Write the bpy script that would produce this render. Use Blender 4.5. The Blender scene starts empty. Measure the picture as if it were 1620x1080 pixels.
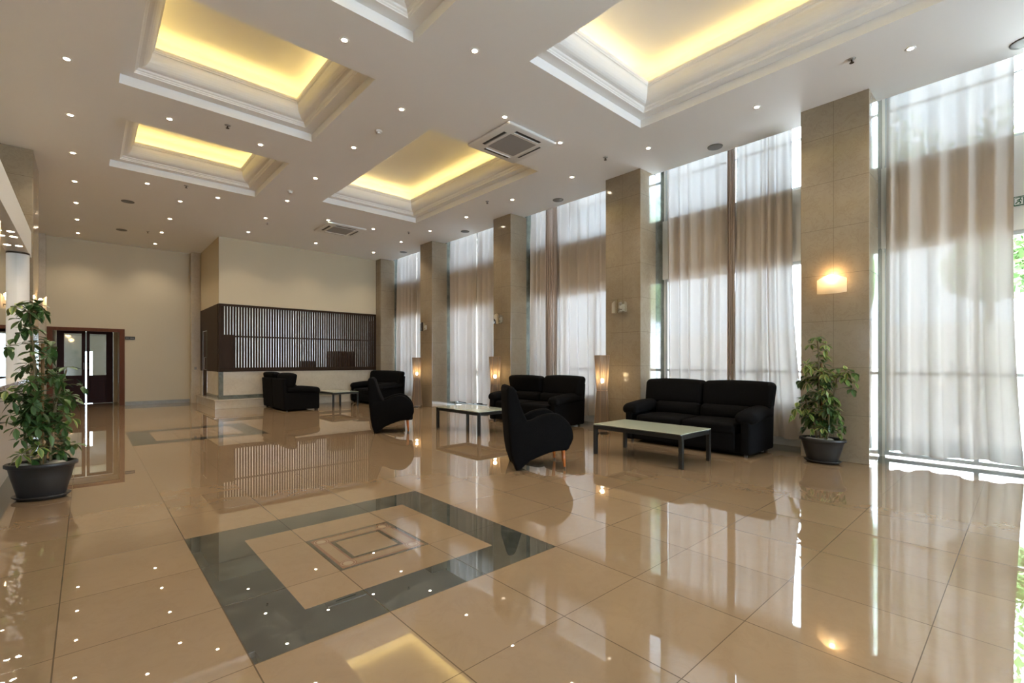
import bpy, math, random
from mathutils import Vector, Matrix
random.seed(7)
PI = math.pi
C = bpy.context.scene.collection

# ------------------------------------------------------------------ materials
def new_mat(name):
    m = bpy.data.materials.new(name); m.use_nodes = True
    nt = m.node_tree; nt.nodes.clear()
    out = nt.nodes.new('ShaderNodeOutputMaterial')
    return m, nt, out

class NB:
    """tiny node-building helper"""
    def __init__(s, nt): s.nt = nt
    def n(s, typ, **kw):
        nd = s.nt.nodes.new(typ)
        for k, v in kw.items(): setattr(nd, k, v)
        return nd
    def put(s, sock, v):
        if hasattr(v, 'is_linked') or hasattr(v, 'links'): s.nt.links.new(v, sock)
        else: sock.default_value = v
    def m(s, op, a, b=0.0, c=None):
        nd = s.n('ShaderNodeMath', operation=op)
        s.put(nd.inputs[0], a); s.put(nd.inputs[1], b)
        if c is not None: s.put(nd.inputs[2], c)
        return nd.outputs[0]
    def mix(s, f, a, b):
        nd = s.n('ShaderNodeMix', data_type='RGBA')
        s.put(nd.inputs[0], f); s.put(nd.inputs[6], a); s.put(nd.inputs[7], b)
        return nd.outputs[2]
    def noise(s, vec, scale, detail=4, rough=.55, dist=0.0):
        nd = s.n('ShaderNodeTexNoise'); s.put(nd.inputs['Vector'], vec)
        nd.inputs['Scale'].default_value = scale; nd.inputs['Detail'].default_value = detail
        nd.inputs['Roughness'].default_value = rough; nd.inputs['Distortion'].default_value = dist
        return nd.outputs['Fac']
    def ramp(s, f, stops):
        nd = s.n('ShaderNodeValToRGB'); s.put(nd.inputs[0], f)
        e = nd.color_ramp.elements
        while len(e) < len(stops): e.new(.5)
        for k, (p, c) in enumerate(stops):
            e[k].position = p; e[k].color = (c[0], c[1], c[2], 1) if not isinstance(c, float) else (c, c, c, 1)
        return nd.outputs[0]

def col(c): return (c[0], c[1], c[2], 1.0)

def principled(nt, out, base, rough=.5, metal=0.0, spec=.5, ior=1.5, coat=0.0):
    p = nt.nodes.new('ShaderNodeBsdfPrincipled')
    if hasattr(base, 'links'): nt.links.new(base, p.inputs['Base Color'])
    else: p.inputs['Base Color'].default_value = col(base)
    if hasattr(rough, 'links'): nt.links.new(rough, p.inputs['Roughness'])
    else: p.inputs['Roughness'].default_value = rough
    p.inputs['Metallic'].default_value = metal
    p.inputs['IOR'].default_value = ior
    p.inputs['Specular IOR Level'].default_value = spec
    p.inputs['Coat Weight'].default_value = coat
    nt.links.new(p.outputs[0], out.inputs[0])
    return p

def simple(name, c, rough=.5, metal=0.0, var=0.0, scale=8, spec=.5, bump=0.0, bscale=40, coat=0.0):
    m, nt, out = new_mat(name); b = NB(nt)
    tc = b.n('ShaderNodeTexCoord').outputs['Object']
    base = c
    if var:
        f = b.noise(tc, scale, 5)
        base = b.mix(f, col([x*(1-var) for x in c]), col([min(1, x*(1+var)) for x in c]))
    p = principled(nt, out, base, rough, metal, spec, coat=coat)
    if bump:
        bn = b.n('ShaderNodeBump'); bn.inputs['Strength'].default_value = bump; bn.inputs['Distance'].default_value = .01
        nt.links.new(b.noise(tc, bscale, 4), bn.inputs['Height']); nt.links.new(bn.outputs[0], p.inputs['Normal'])
    return m

def emit(name, c, s):
    m, nt, out = new_mat(name)
    e = nt.nodes.new('ShaderNodeEmission'); e.inputs[0].default_value = col(c); e.inputs[1].default_value = s
    nt.links.new(e.outputs[0], out.inputs[0]); return m

def veined(b, tc, base, dark, light, scale=1.0):
    n1 = b.noise(tc, 1.6*scale, 7, .6, .8)
    n2 = b.noise(tc, 5.5*scale, 8, .7, 1.5)
    c = b.mix(b.ramp(n1, [(.35, 0.0), (.7, 1.0)]), col(base), col(light))
    return b.mix(b.ramp(n2, [(.50, 0.0), (.56, .30), (.60, 0.0)]), c, col(dark))

def mat_floor():
    m, nt, out = new_mat('polished_marble_floor'); b = NB(nt)
    tc = b.n('ShaderNodeTexCoord').outputs['Object']
    sx = b.n('ShaderNodeSeparateXYZ'); nt.links.new(tc, sx.inputs[0])
    x, y = sx.outputs[0], sx.outputs[1]
    u = b.m('DIVIDE', b.m('ADD', x, .1+6), .6); v = b.m('DIVIDE', b.m('ADD', y, 6.3), .6)
    fu, fv = b.m('FRACT', u), b.m('FRACT', v)
    iu, iv = b.m('FLOOR', u), b.m('FLOOR', v)
    du = b.m('MINIMUM', fu, b.m('SUBTRACT', 1, fu)); dv = b.m('MINIMUM', fv, b.m('SUBTRACT', 1, fv))
    grout_u = b.m('LESS_THAN', du, .0046); grout_v = b.m('LESS_THAN', dv, .0034)
    grout = b.m('MAXIMUM', grout_u, grout_v)
    cx = b.n('ShaderNodeCombineXYZ'); b.put(cx.inputs[0], iu); b.put(cx.inputs[1], iv)
    wn = b.n('ShaderNodeTexWhiteNoise', noise_dimensions='3D'); nt.links.new(cx.outputs[0], wn.inputs[0])
    off = b.n('ShaderNodeVectorMath', operation='MULTIPLY_ADD')
    nt.links.new(wn.outputs['Color'], off.inputs[0]); off.inputs[1].default_value = (9, 9, 9); nt.links.new(tc, off.inputs[2])
    tv = off.outputs[0]
    cream = veined(b, tv, (.255, .176, .104), (.228, .155, .090), (.272, .190, .114), .9)
    tint = b.m('MULTIPLY_ADD', wn.outputs['Value'], .09, .955)
    hs = b.n('ShaderNodeHueSaturation'); b.put(hs.inputs['Value'], tint); nt.links.new(cream, hs.inputs['Color'])
    cream = hs.outputs[0]
    n3 = b.noise(tv, 4.5, 9, .72, 1.6)
    dark = b.ramp(n3, [(.30, (.028, .031, .027)), (.50, (.052, .056, .047)), (.60, (.085, .090, .074)), (.70, (.055, .058, .048))])
    def rect(x0, x1, y0, y1):
        a = b.m('MULTIPLY', b.m('GREATER_THAN', x, x0), b.m('LESS_THAN', x, x1))
        c = b.m('MULTIPLY', b.m('GREATER_THAN', y, y0), b.m('LESS_THAN', y, y1))
        return b.m('MULTIPLY', a, c)
    def ringm(x0, x1, y0, y1, t):
        return b.m('SUBTRACT', rect(x0, x1, y0, y1), rect(x0+t, x1-t, y0+t, y1-t))
    masks = []
    for oy in (2.1, 8.7, -4.5):
        masks.append(ringm(.5, 2.3, oy, oy+1.8, .3))
    masks.append(b.m('LESS_THAN', x, -.49))
    masks.append(b.m('MULTIPLY', b.m('GREATER_THAN', x, 7.05), b.m('LESS_THAN', x, 7.45)))
    dm = masks[0]
    for k in masks[1:]: dm = b.m('MAXIMUM', dm, k)
    c = b.mix(dm, cream, dark)
    # small inlaid square inside each dark frame
    def band(cc, mask, colour):
        return b.mix(mask, cc, colour)
    rose = b.mix(b.noise(tc, 30, 4), col((.17, .095, .055)), col((.23, .135, .085)))
    olive = b.mix(b.noise(tc, 30, 4), col((.060, .050, .032)), col((.10, .085, .055)))
    for oy in (2.7, 9.3, -3.9):
        X0, X1, Y0, Y1 = 1.1, 1.7, oy, oy+.6
        c = band(c, ringm(X0, X1, Y0, Y1, .022), olive)
        c = band(c, ringm(X0+.022, X1-.022, Y0+.022, Y1-.022, .020), rose)
        c = band(c, ringm(X0+.108, X1-.108, Y0+.108, Y1-.108, .014), rose)
        c = band(c, ringm(X0+.122, X1-.122, Y0+.122, Y1-.122, .026), olive)
        for px in (X0+.078, X1-.078):
            for py in (Y0+.078, Y1-.078):
                d = b.m('SQRT', b.m('ADD', b.m('POWER', b.m('SUBTRACT', x, px), 2), b.m('POWER', b.m('SUBTRACT', y, py), 2)))
                disc = b.m('LESS_THAN', d, .052)
                inner = b.m('LESS_THAN', d, .030)
                ring2 = b.m('MULTIPLY', b.m('GREATER_THAN', d, .040), b.m('LESS_THAN', d, .044))
                c = band(c, disc, rose); c = band(c, ring2, col((.33, .24, .16))); c = band(c, inner, col((.31, .225, .145)))
    c = b.mix(b.m('MULTIPLY', grout, .85), c, col((.07, .05, .03)))
    p = principled(nt, out, c, .035, ior=2.35, spec=.5)
    nt.links.new(b.m('MULTIPLY_ADD', grout, -.4, .5), p.inputs['Specular IOR Level'])
    rr = .006
    nt.links.new(b.m('MAXIMUM', rr, b.m('MULTIPLY', grout, .12)), p.inputs['Roughness'])
    return m

def mat_panel_marble(name, base, dark, light, pitch=.577, z0=.57, rough=.10, scale=1.0, seam=(.13, .095, .06)):
    m, nt, out = new_mat(name); b = NB(nt)
    tc = b.n('ShaderNodeTexCoord').outputs['Object']
    c = veined(b, tc, base, dark, light, scale)
    if pitch:
        sx = b.n('ShaderNodeSeparateXYZ'); nt.links.new(tc, sx.inputs[0])
        f = b.m('FRACT', b.m('DIVIDE', b.m('ADD', sx.outputs[2], pitch*20-z0), pitch))
        g = b.m('LESS_THAN', b.m('MINIMUM', f, b.m('SUBTRACT', 1, f)), .0042)
        g2 = b.m('MULTIPLY', b.m('LESS_THAN', b.m('ABSOLUTE', sx.outputs[1]), .0022), b.m('LESS_THAN', sx.outputs[0], .02))
        c = b.mix(b.m('MULTIPLY', b.m('MAXIMUM', g, g2), .62), c, col(seam))
    principled(nt, out, c, rough, ior=1.5)
    return m

def mat_wood(name, base, dark, rough=.35, axis='z', coat=0.0, spec=.3):
    m, nt, out = new_mat(name); b = NB(nt)
    tc = b.n('ShaderNodeTexCoord').outputs['Object']
    mp = b.n('ShaderNodeMapping'); nt.links.new(tc, mp.inputs[0])
    mp.inputs['Scale'].default_value = (14, 14, .9) if axis == 'z' else (.9, .9, 14)
    c = b.mix(b.noise(mp.outputs[0], 1.6, 6, .65, .6), col(dark), col(base))
    principled(nt, out, c, rough, coat=coat, spec=spec)
    return m

def mat_curtain(name, c, transp, transl, ct=(.78, .78, .78)):
    m, nt, out = new_mat(name); b = NB(nt)
    tc = b.n('ShaderNodeTexCoord').outputs['Object']
    mp = b.n('ShaderNodeMapping'); nt.links.new(tc, mp.inputs[0]); mp.inputs['Scale'].default_value = (60, 60, 2)
    cc = b.mix(b.noise(mp.outputs[0], 3, 3), col([x*.95 for x in c]), col(c))
    d = b.n('ShaderNodeBsdfDiffuse'); t = b.n('ShaderNodeBsdfTranslucent'); tr = b.n('ShaderNodeBsdfTransparent')
    nt.links.new(cc, d.inputs[0]); t.inputs[0].default_value = col(ct); tr.inputs[0].default_value = (1, .985, .96, 1)
    m1 = b.n('ShaderNodeMixShader'); m1.inputs[0].default_value = transl
    nt.links.new(d.outputs[0], m1.inputs[1]); nt.links.new(t.outputs[0], m1.inputs[2])
    # a sheer weave lets less light straight through at a grazing angle
    lw = b.n('ShaderNodeLayerWeight'); lw.inputs[0].default_value = .35
    f = b.m('MULTIPLY', b.m('SUBTRACT', 1, lw.outputs['Facing']), transp)
    m2 = b.n('ShaderNodeMixShader'); nt.links.new(f, m2.inputs[0])
    nt.links.new(m1.outputs[0], m2.inputs[1]); nt.links.new(tr.outputs[0], m2.inputs[2])
    nt.links.new(m2.outputs[0], out.inputs[0]); return m

def mat_glass(name, c=(1, 1, 1), refl=.08, rough=0.0):
    m, nt, out = new_mat(name); b = NB(nt)
    tr = b.n('ShaderNodeBsdfTransparent'); tr.inputs[0].default_value = col(c)
    g = b.n('ShaderNodeBsdfGlossy'); g.inputs['Roughness'].default_value = rough
    fr = b.n('ShaderNodeFresnel'); fr.inputs[0].default_value = 1.45
    f = b.m('ADD', fr.outputs[0], refl-.04)
    mx = b.n('ShaderNodeMixShader'); nt.links.new(f, mx.inputs[0])
    nt.links.new(tr.outputs[0], mx.inputs[1]); nt.links.new(g.outputs[0], mx.inputs[2])
    nt.links.new(mx.outputs[0], out.inputs[0]); return m

def mat_shade(name, c, transp=.25, transl=.5):
    m, nt, out = new_mat(name); b = NB(nt)
    d = b.n('ShaderNodeBsdfDiffuse'); t = b.n('ShaderNodeBsdfTranslucent'); tr = b.n('ShaderNodeBsdfTransparent')
    d.inputs[0].default_value = col(c); t.inputs[0].default_value = col(c)
    m1 = b.n('ShaderNodeMixShader'); m1.inputs[0].default_value = transl
    nt.links.new(d.outputs[0], m1.inputs[1]); nt.links.new(t.outputs[0], m1.inputs[2])
    m2 = b.n('ShaderNodeMixShader'); m2.inputs[0].default_value = transp
    nt.links.new(m1.outputs[0], m2.inputs[1]); nt.links.new(tr.outputs[0], m2.inputs[2])
    nt.links.new(m2.outputs[0], out.inputs[0]); return m

def mat_leaf():
    m, nt, out = new_mat('schefflera_leaf'); b = NB(nt)
    at = b.n('ShaderNodeAttribute'); at.attribute_name = 'tone'
    tc = b.n('ShaderNodeTexCoord').outputs['Object']
    c = b.ramp(at.outputs['Fac'], [(0.0, (.016, .045, .012)), (.45, (.045, .11, .022)), (.75, (.16, .24, .045)), (1.0, (.48, .46, .13))])
    c = b.mix(b.m('MULTIPLY', b.noise(tc, 35, 3), .35), c, col((.02, .05, .012)))
    principled(nt, out, c, .38); return m

M = {}
M['floor'] = mat_floor()
M['ceil'] = simple('ceiling_white_paint', (.86, .85, .83), .75)
M['wall'] = simple('cream_wall_paint', (.62, .525, .36), .6, var=.02, scale=1.5)
M['white_paint'] = simple('white_paint', (.78, .77, .74), .5)
M['grey_wall'] = simple('light_grey_wall_paint', (.50, .46, .42), .35, var=.04)
M['pillar'] = mat_panel_marble('cream_marble_cladding', (.30, .235, .155), (.215, .16, .10), (.345, .28, .195), rough=.12, scale=1.3)
M['pillar_plain'] = mat_panel_marble('cream_marble_plain', (.55, .47, .36), (.42, .34, .24), (.62, .54, .43), pitch=0, rough=.10)
M['green'] = mat_panel_marble('grey_green_marble', (.115, .125, .10), (.05, .06, .05), (.20, .21, .18), pitch=0, rough=.1, scale=3)
M['basegrey'] = mat_panel_marble('grey_marble_skirting', (.26, .25, .20), (.16, .16, .13), (.33, .32, .27), pitch=0, rough=.4, scale=2)
M['step'] = mat_panel_marble('step_marble', (.60, .52, .40), (.45, .37, .26), (.66, .59, .47), pitch=0, rough=.1, scale=1)
M['wenge'] = mat_wood('dark_wenge_wood', (.050, .026, .013), (.022, .012, .007), .55, spec=.15)
M['mahogany'] = mat_wood('dark_mahogany', (.050, .010, .006), (.022, .005, .004), .5, spec=.15)
M['doorframe'] = mat_wood('brown_door_frame', (.17, .055, .022), (.09, .028, .012), .55, spec=.2)
M['orange_wood'] = mat_wood('orange_varnished_wood', (.50, .15, .03), (.33, .08, .015), .25, coat=.4)
M['lampwood'] = mat_wood('pale_lamp_wood', (.42, .27, .15), (.30, .18, .09), .45)
M['fabric'] = simple('black_sofa_fabric', (.0052, .0050, .0054), .85, var=.25, scale=25, spec=.08, bump=.25, bscale=60)
M['fabric2'] = simple('black_armchair_fabric', (.0048, .0046, .0048), .9, var=.2, scale=30, spec=.06, bump=.2, bscale=80)
M['metal_dark'] = simple('gunmetal_powder_coat', (.035, .036, .034), .35, .6)
M['metal'] = simple('brushed_steel', (.45, .45, .44), .3, 1.0)
M['bronze'] = simple('dull_bronze_metal', (.06, .045, .03), .4, .7)
M['alu'] = simple('window_aluminium', (.55, .58, .60), .4, .3)
M['glass'] = mat_glass('window_glass')
M['glass_top'] = None
M['mirror'] = simple('wall_mirror_silver', (.80, .80, .76), .01, 1.0)
M['curtain'] = mat_curtain('sheer_cream_curtain', (.60, .525, .45), .018, .088)
M['curtain_brown'] = mat_curtain('denser_tan_curtain_fold', (.56, .46, .39), .012, .085, (.74, .66, .60))
M['pot'] = simple('charcoal_plastic_pot', (.022, .020, .019), .4, bump=.05)
M['pebble'] = simple('pale_pebble', (.46, .43, .37), .7, var=.2, scale=12)
M['soil'] = simple('dark_potting_soil', (.04, .028, .018), .9, var=.4, scale=30)
M['stem'] = simple('plant_stem_bark', (.14, .105, .045), .7, var=.3, scale=30)
M['stake'] = simple('moss_stake_wood', (.22, .12, .04), .8, var=.3, scale=30)
M['leaf'] = mat_leaf()
M['plastic'] = simple('white_plastic', (.78, .77, .74), .35)
M['grille'] = simple('grey_grille_mesh', (.30, .29, .28), .5)
M['black'] = simple('matt_black', (.012, .012, .012), .5)
M['speaker'] = simple('perforated_speaker_metal', (.17, .165, .155), .5, .3, var=.2, scale=200)
M['bulb'] = emit('lamp_bulb_glow', (1, .80, .50), 16)
M['spotlens'] = emit('halogen_lens_glow', (1, .84, .62), 70)
M['sconce_on'] = emit('wall_lamp_bulb_glow', (1, .80, .48), 9)
M['frost'] = mat_shade('frosted_sconce_glass', (.90, .84, .72), .30, .65)
M['clearglass'] = mat_glass('sconce_clear_glass', (.90, .90, .85), .16, .05)
M['lampshade'] = mat_shade('ribbed_lamp_shade', (.32, .245, .175), .30, .32)
M['lampskirt'] = mat_shade('ribbed_lamp_skirt', (.33, .245, .17), .26, .3)
M['sign_green'] = simple('exit_sign_green', (.01, .10, .045), .4)
M['sign_white'] = simple('sign_white', (.80, .82, .80), .4)
M['paving'] = simple('outdoor_paving', (.60, .61, .61), .7, var=.06, scale=2)
M['grass'] = simple('lawn_grass', (.16, .30, .07), .9, var=.35, scale=12)
M['outwall'] = simple('outdoor_white_wall', (.80, .80, .80), .7)
M['tree_leaf'] = simple('tree_foliage', (.20, .34, .12), .6, var=.3, scale=6)
M['bark'] = simple('tree_bark', (.18, .14, .10), .9, var=.3)
def table_glass():
    m, nt, out = new_mat('frosted_green_table_glass')
    principled(nt, out, (.46, .50, .40), .06, ior=1.5); return m
M['tableglass'] = table_glass()

# ------------------------------------------------------------------ mesh builder
class MB:
    def __init__(s): s.v = []; s.f = []; s.tone = None
    def add(s, vs, fs):
        o = len(s.v); s.v += [tuple(p) for p in vs]; s.f += [tuple(i+o for i in f) for f in fs]
        return s
    def box(s, x0, x1, y0, y1, z0, z1):
        vs = [(x, y, z) for x in (x0, x1) for y in (y0, y1) for z in (z0, z1)]
        return s.add(vs, [(0, 1, 3, 2), (4, 6, 7, 5), (0, 4, 5, 1), (2, 3, 7, 6), (0, 2, 6, 4), (1, 5, 7, 3)])
    def quad(s, a, b, c, d): return s.add([a, b, c, d], [(0, 1, 2, 3)])
    def lathe(s, prof, cx=0, cy=0, seg=24, sx=1, sy=1, cap=True):
        vs = []; n = len(prof)
        for k in range(seg):
            a = 2*PI*k/seg
            for r, z in prof: vs.append((cx+r*sx*math.cos(a), cy+r*sy*math.sin(a), z))
        fs = []
        for k in range(seg):
            k2 = (k+1) % seg
            for i in range(n-1): fs.append((k*n+i, k2*n+i, k2*n+i+1, k*n+i+1))
        if cap:
            if prof[0][0] > 1e-5: fs.append(tuple(k*n for k in range(seg))[::-1])
            if prof[-1][0] > 1e-5: fs.append(tuple(k*n+n-1 for k in range(seg)))
        return s.add(vs, fs)
    def tube(s, pts, r, seg=8):
        """swept tube; r is a number or one radius per point"""
        P = [Vector(p) for p in pts]; n = len(P)
        if not hasattr(r, '__len__'): r = [r]*n
        vs = []
        up = Vector((0, 0, 1))
        for i, p in enumerate(P):
            t = (P[min(i+1, n-1)]-P[max(i-1, 0)]).normalized()
            a = t.cross(up if abs(t.dot(up)) < .95 else Vector((1, 0, 0))).normalized(); b_ = t.cross(a)
            for k in range(seg):
                an = 2*PI*k/seg; q = p+(a*math.cos(an)+b_*math.sin(an))*r[i]; vs.append(tuple(q))
        fs = [(i*seg+k, i*seg+(k+1) % seg, (i+1)*seg+(k+1) % seg, (i+1)*seg+k) for i in range(n-1) for k in range(seg)]
        fs.append(tuple(range(seg))[::-1]); fs.append(tuple((n-1)*seg+k for k in range(seg)))
        return s.add(vs, fs)
    def ball(s, c, rx, ry, rz, seg=12, rings=8):
        prof = [(math.sin(PI*i/rings), -math.cos(PI*i/rings)) for i in range(rings+1)]
        o = len(s.v); s.lathe([(max(p[0], 1e-4), p[1]) for p in prof], 0, 0, seg)
        for i in range(o, len(s.v)):
            x, y, z = s.v[i]; s.v[i] = (c[0]+x*rx, c[1]+y*ry, c[2]+z*rz)
        return s
    def rbox(s, c, size, r, mid=6, cs=4, fn=None):
        """cushion: box with rounded edges, optional deformation fn(x,y,z in -1..1, point) -> point"""
        h = [q/2 for q in size]
        def samples(hh):
            rr = min(r, hh*.98)
            a = [-hh+rr*(1-math.cos(PI/4*0)) for _ in ()]
            left = [-hh+rr*(k/cs) for k in range(cs)]
            m_ = [(-hh+rr)+(2*hh-2*rr)*k/mid for k in range(mid+1)]
            return left+m_+[-q for q in left[::-1]]
        S = [samples(q) for q in h]; n = [len(q) for q in S]
        idx = {}; vs = []; fs = []
        def vid(i, j, k):
            key = (i, j, k)
            if key not in idx:
                p = Vector((S[0][i], S[1][j], S[2][k]))
                rr = [min(r, q*.98) for q in h]
                inner = Vector([max(-(h[a]-rr[a]), min(h[a]-rr[a], p[a])) for a in range(3)])
                d = p-inner
                if d.length > 1e-9:
                    e = Vector([d[a]/rr[a] for a in range(3)]); e.normalize()
                    p = inner+Vector([e[a]*rr[a] for a in range(3)])
                if fn: p = Vector(fn(p.x/h[0], p.y/h[1], p.z/h[2], p.copy()))
                idx[key] = len(vs); vs.append((p.x+c[0], p.y+c[1], p.z+c[2]))
            return idx[key]
        for ax in range(3):
            o1, o2 = [(1, 2), (2, 0), (0, 1)][ax]
            for side in (0, n[ax]-1):
                for i in range(n[o1]-1):
                    for j in range(n[o2]-1):
                        q = []
                        for di, dj in ((0, 0), (1, 0), (1, 1), (0, 1)):
                            k = [0, 0, 0]; k[ax] = side; k[o1] = i+di; k[o2] = j+dj; q.append(vid(*k))
                        fs.append(tuple(q) if side else tuple(q[::-1]))
        return s.add(vs, fs)
    def move(s, f, start=0):
        for i in range(start, len(s.v)): s.v[i] = tuple(f(Vector(s.v[i])))
        return s
    def build(s, name, mat, parent=None, smooth=False, angle=None, loc=None):
        me = bpy.data.meshes.new(name); me.from_pydata(s.v, [], s.f); me.update()
        o = bpy.data.objects.new(name, me); C.objects.link(o)
        if isinstance(mat, (list, tuple)):
            for q in mat: me.materials.append(q)
        else: me.materials.append(mat)
        if smooth:
            for p in me.polygons: p.use_smooth = True
        if s.tone is not None:
            at = me.attributes.new('tone', 'FLOAT', 'POINT'); at.data.foreach_set('value', s.tone)
        if parent is not None: o.parent = parent
        if loc is not None: o.location = loc
        return o

def bevel(o, w=.004, seg=2):
    md = o.modifiers.new('bevel', 'BEVEL'); md.width = w; md.segments = seg; md.limit_method = 'ANGLE'
    return o
def thing(name, label, cat, loc=(0, 0, 0), rz=0.0, group=None):
    o = bpy.data.objects.new(name, None); C.objects.link(o); o.location = loc; o.rotation_euler = (0, 0, rz)
    o.empty_display_size = .1
    o['label'] = label; o['category'] = cat
    if group: o['group'] = group
    return o
def tag(o, label, cat, group=None):
    o['label'] = label; o['category'] = cat
    if group: o['group'] = group
    return o
def struct(o, label=None, cat='structure'):
    o['kind'] = 'structure'
    if label: o['label'] = label
    o['category'] = cat
    return o
def copy_tree(o, parent=None):
    c = o.copy(); C.objects.link(c); c.parent = parent
    for ch in list(o.children): copy_tree(ch, c)
    return c

# ------------------------------------------------------------------ dimensions (metres)
ZC = 4.45           # ceiling
XP = 6.85           # front face of the window pillars
XG = 7.60           # glazing plane
XL = -0.60          # front face of the left pillars
YB = 16.90          # back wall
YN = -8.6           # wall behind the camera
pillarY = [(-8.5, -7.8), (-5.23, -4.52), (-1.98, -1.27), (1.265, 1.985), (4.355, 5.065), (7.59, 8.18), (10.73, 11.33), (13.68, 14.02)]
bays = [(-7.8, -5.23), (-4.52, -1.98), (-1.27, 1.265), (1.985, 4.355), (5.065, 7.59), (8.18, 10.73), (11.33, 13.68)]  # first two bays are unseen, added without curtains to bring in more daylight

# ------------------------------------------------------------------ floor and ceiling
struct(MB().box(-1.3, 7.75, YN, 20.6, -.2, 0).build('floor', M['floor']), 'polished cream marble floor with dark inlaid square frames', 'floor')

coffers = [(.28, 2.45, 5.03, 7.08), (.28, 2.45, 8.11, 10.20), (.28, 2.45, 2.10, 4.19), (.28, 2.45, -.90, 1.16),
           (3.53, 5.68, 5.60, 9.60), (3.53, 5.68, -.40, 3.61)]
def ceiling():
    mb = MB()
    xs = sorted({-1.35, 7.27} | {c[0] for c in coffers} | {c[1] for c in coffers})
    ys = sorted({YN-.1, YB+.05} | {c[2] for c in coffers} | {c[3] for c in coffers})
    for i in range(len(xs)-1):
        for j in range(len(ys)-1):
            cx, cy = (xs[i]+xs[i+1])/2, (ys[j]+ys[j+1])/2
            if any(c[0] < cx < c[1] and c[2] < cy < c[3] for c in coffers): continue
            mb.quad((xs[i], ys[j], ZC), (xs[i], ys[j+1], ZC), (xs[i+1], ys[j+1], ZC), (xs[i+1], ys[j], ZC))
    # curtain pocket along the windows
    mb.quad((7.27, YN-.1, ZC), (7.27, 14.1, ZC), (7.27, 14.1, 4.80), (7.27, YN-.1, 4.80))
    mb.quad((7.27, YN-.1, 4.80), (7.27, 14.1, 4.80), (7.8, 14.1, 4.80), (7.8, YN-.1, 4.80))
    mb.quad((7.27, 14.1, ZC), (7.27, YB+.05, ZC), (7.8, YB+.05, ZC), (7.8, 14.1, ZC))
    return mb.build('ceiling', M['ceil'])
struct(ceiling(), 'white plaster ceiling with stepped light coffers', 'ceiling')

prof = [(0, ZC), (0, 4.56), (.13, 4.56), (.13, 4.572), (.142, 4.582), (.142, 4.592), (.158, 4.602), (.165, 4.618), (.182, 4.622)]
for k in range(1, 8):
    a = k/7*PI/2
    prof.append((.182+.098*math.sin(a)*1.0, 4.622+.150*(1-math.cos(a))))
prof += [(.285, 4.785), (.297, 4.792), (.297, 4.802), (.306, 4.812), (.306, 4.845), (.285, 4.845), (.27, 4.80), (.045, 4.80), (.045, 5.06)]
for k in range(1, 4):
    a = k/4*PI/2
    prof.append((.045+.05*(1-math.cos(a)), 5.06+.05*math.sin(a)))
prof.append((.10, 5.11))
for n, (x0, x1, y0, y1) in enumerate(coffers):
    mb = MB(); vs = []
    for d, z in prof: vs += [(x0+d, y0+d, z), (x1-d, y0+d, z), (x1-d, y1-d, z), (x0+d, y1-d, z)]
    fs = [(i*4+k, i*4+(k+1) % 4, i*4+4+(k+1) % 4, i*4+4+k) for i in range(len(prof)-1) for k in range(4)]
    L = len(prof)-1
    fs.append((L*4, L*4+1, L*4+2, L*4+3))
    mb.add(vs, fs)
    o = mb.build('trim_%d' % (n+1), M['ceil'])
    struct(o, 'stepped moulded ceiling coffer lit by hidden yellow strip light', 'ceiling coffer')
    # hidden strip lights behind the lip
    def strip(cx, cy, sx, sy, tilt):
        li = bpy.data.lights.new('cove_strip', 'AREA'); li.shape = 'RECTANGLE'; li.size = sx; li.size_y = sy
        li.color = (1, .72, .24); li.energy = 1.0*max(sx, sy)
        lo = bpy.data.objects.new('cove_strip_light', li); C.objects.link(lo)
        lo.location = (cx, cy, 4.85); lo.rotation_euler = tilt
    w, h = x1-x0-.36, y1-y0-.36
    strip((x0+x1)/2, y0+.19, w, .04, (PI+.95, 0, 0)); strip((x0+x1)/2, y1-.19, w, .04, (PI-.95, 0, 0))
    strip(x0+.19, (y0+y1)/2, .04, h, (PI, -.95, 0)); strip(x1-.19, (y0+y1)/2, .04, h, (PI, .95, 0))

# ------------------------------------------------------------------ back wall with doorway
DX0, DX1, DZ = -.66, .70, 2.05
mb = MB()
mb.box(-1.4, DX0, YB, YB+.2, 0, ZC+.1); mb.box(DX1, 2.6, YB, YB+.2, 0, ZC+.1); mb.box(DX0, DX1, YB, YB+.2, DZ, ZC+.1)
mb.box(2.5, 7.8, YB-.02, YB+.2, 0, ZC+.1)
struct(mb.build('wall_back', M['wall']), 'tall cream wall at the far end', 'wall')
struct(MB().box(.80, 2.30, YB-.02, YB, 0, .10).build('baseboard_back', M['basegrey']), 'grey marble skirting on the back wall', 'baseboard')
# recessed lobby behind the door frame
mb = MB()
mb.box(DX0-.1, DX0, YB+.2, 18.4, 0, DZ+.3); mb.box(DX1, DX1+.1, YB+.2, 18.4, 0, DZ+.3); mb.box(DX0-.1, DX1+.1, YB+.2, 20.6, DZ+.12, DZ+.3)
mb.box(-2.6, -.62, 18.4, 18.5, 0, DZ+.3); mb.box(.60, 2.4, 18.4, 18.5, 0, DZ+.3); mb.box(-.62, .60, 18.4, 18.5, 2.125, DZ+.3)
struct(mb.build('wall_passage', M['wall']), 'cream walls of the short passage behind the brown door frame', 'wall')
mb = MB()
mb.box(-2.6, -2.5, 18.5, 20.7, 0, 2.6); mb.box(2.4, 2.5, 18.5, 20.7, 0, 2.6)
mb.box(-2.6, -.04, 20.6, 20.7, 0, 2.6); mb.box(.15, 2.5, 20.6, 20.7, 0, 2.6); mb.box(-.04, .15, 20.6, 20.7, 1.55, 2.6)
mb.box(-2.6, 2.5, 18.5, 20.7, 2.5, 2.6)
struct(mb.build('wall_far_room', simple('dim_room_paint', (.22, .21, .19), .6)), 'pale walls of the room beyond the double door', 'wall')
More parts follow.
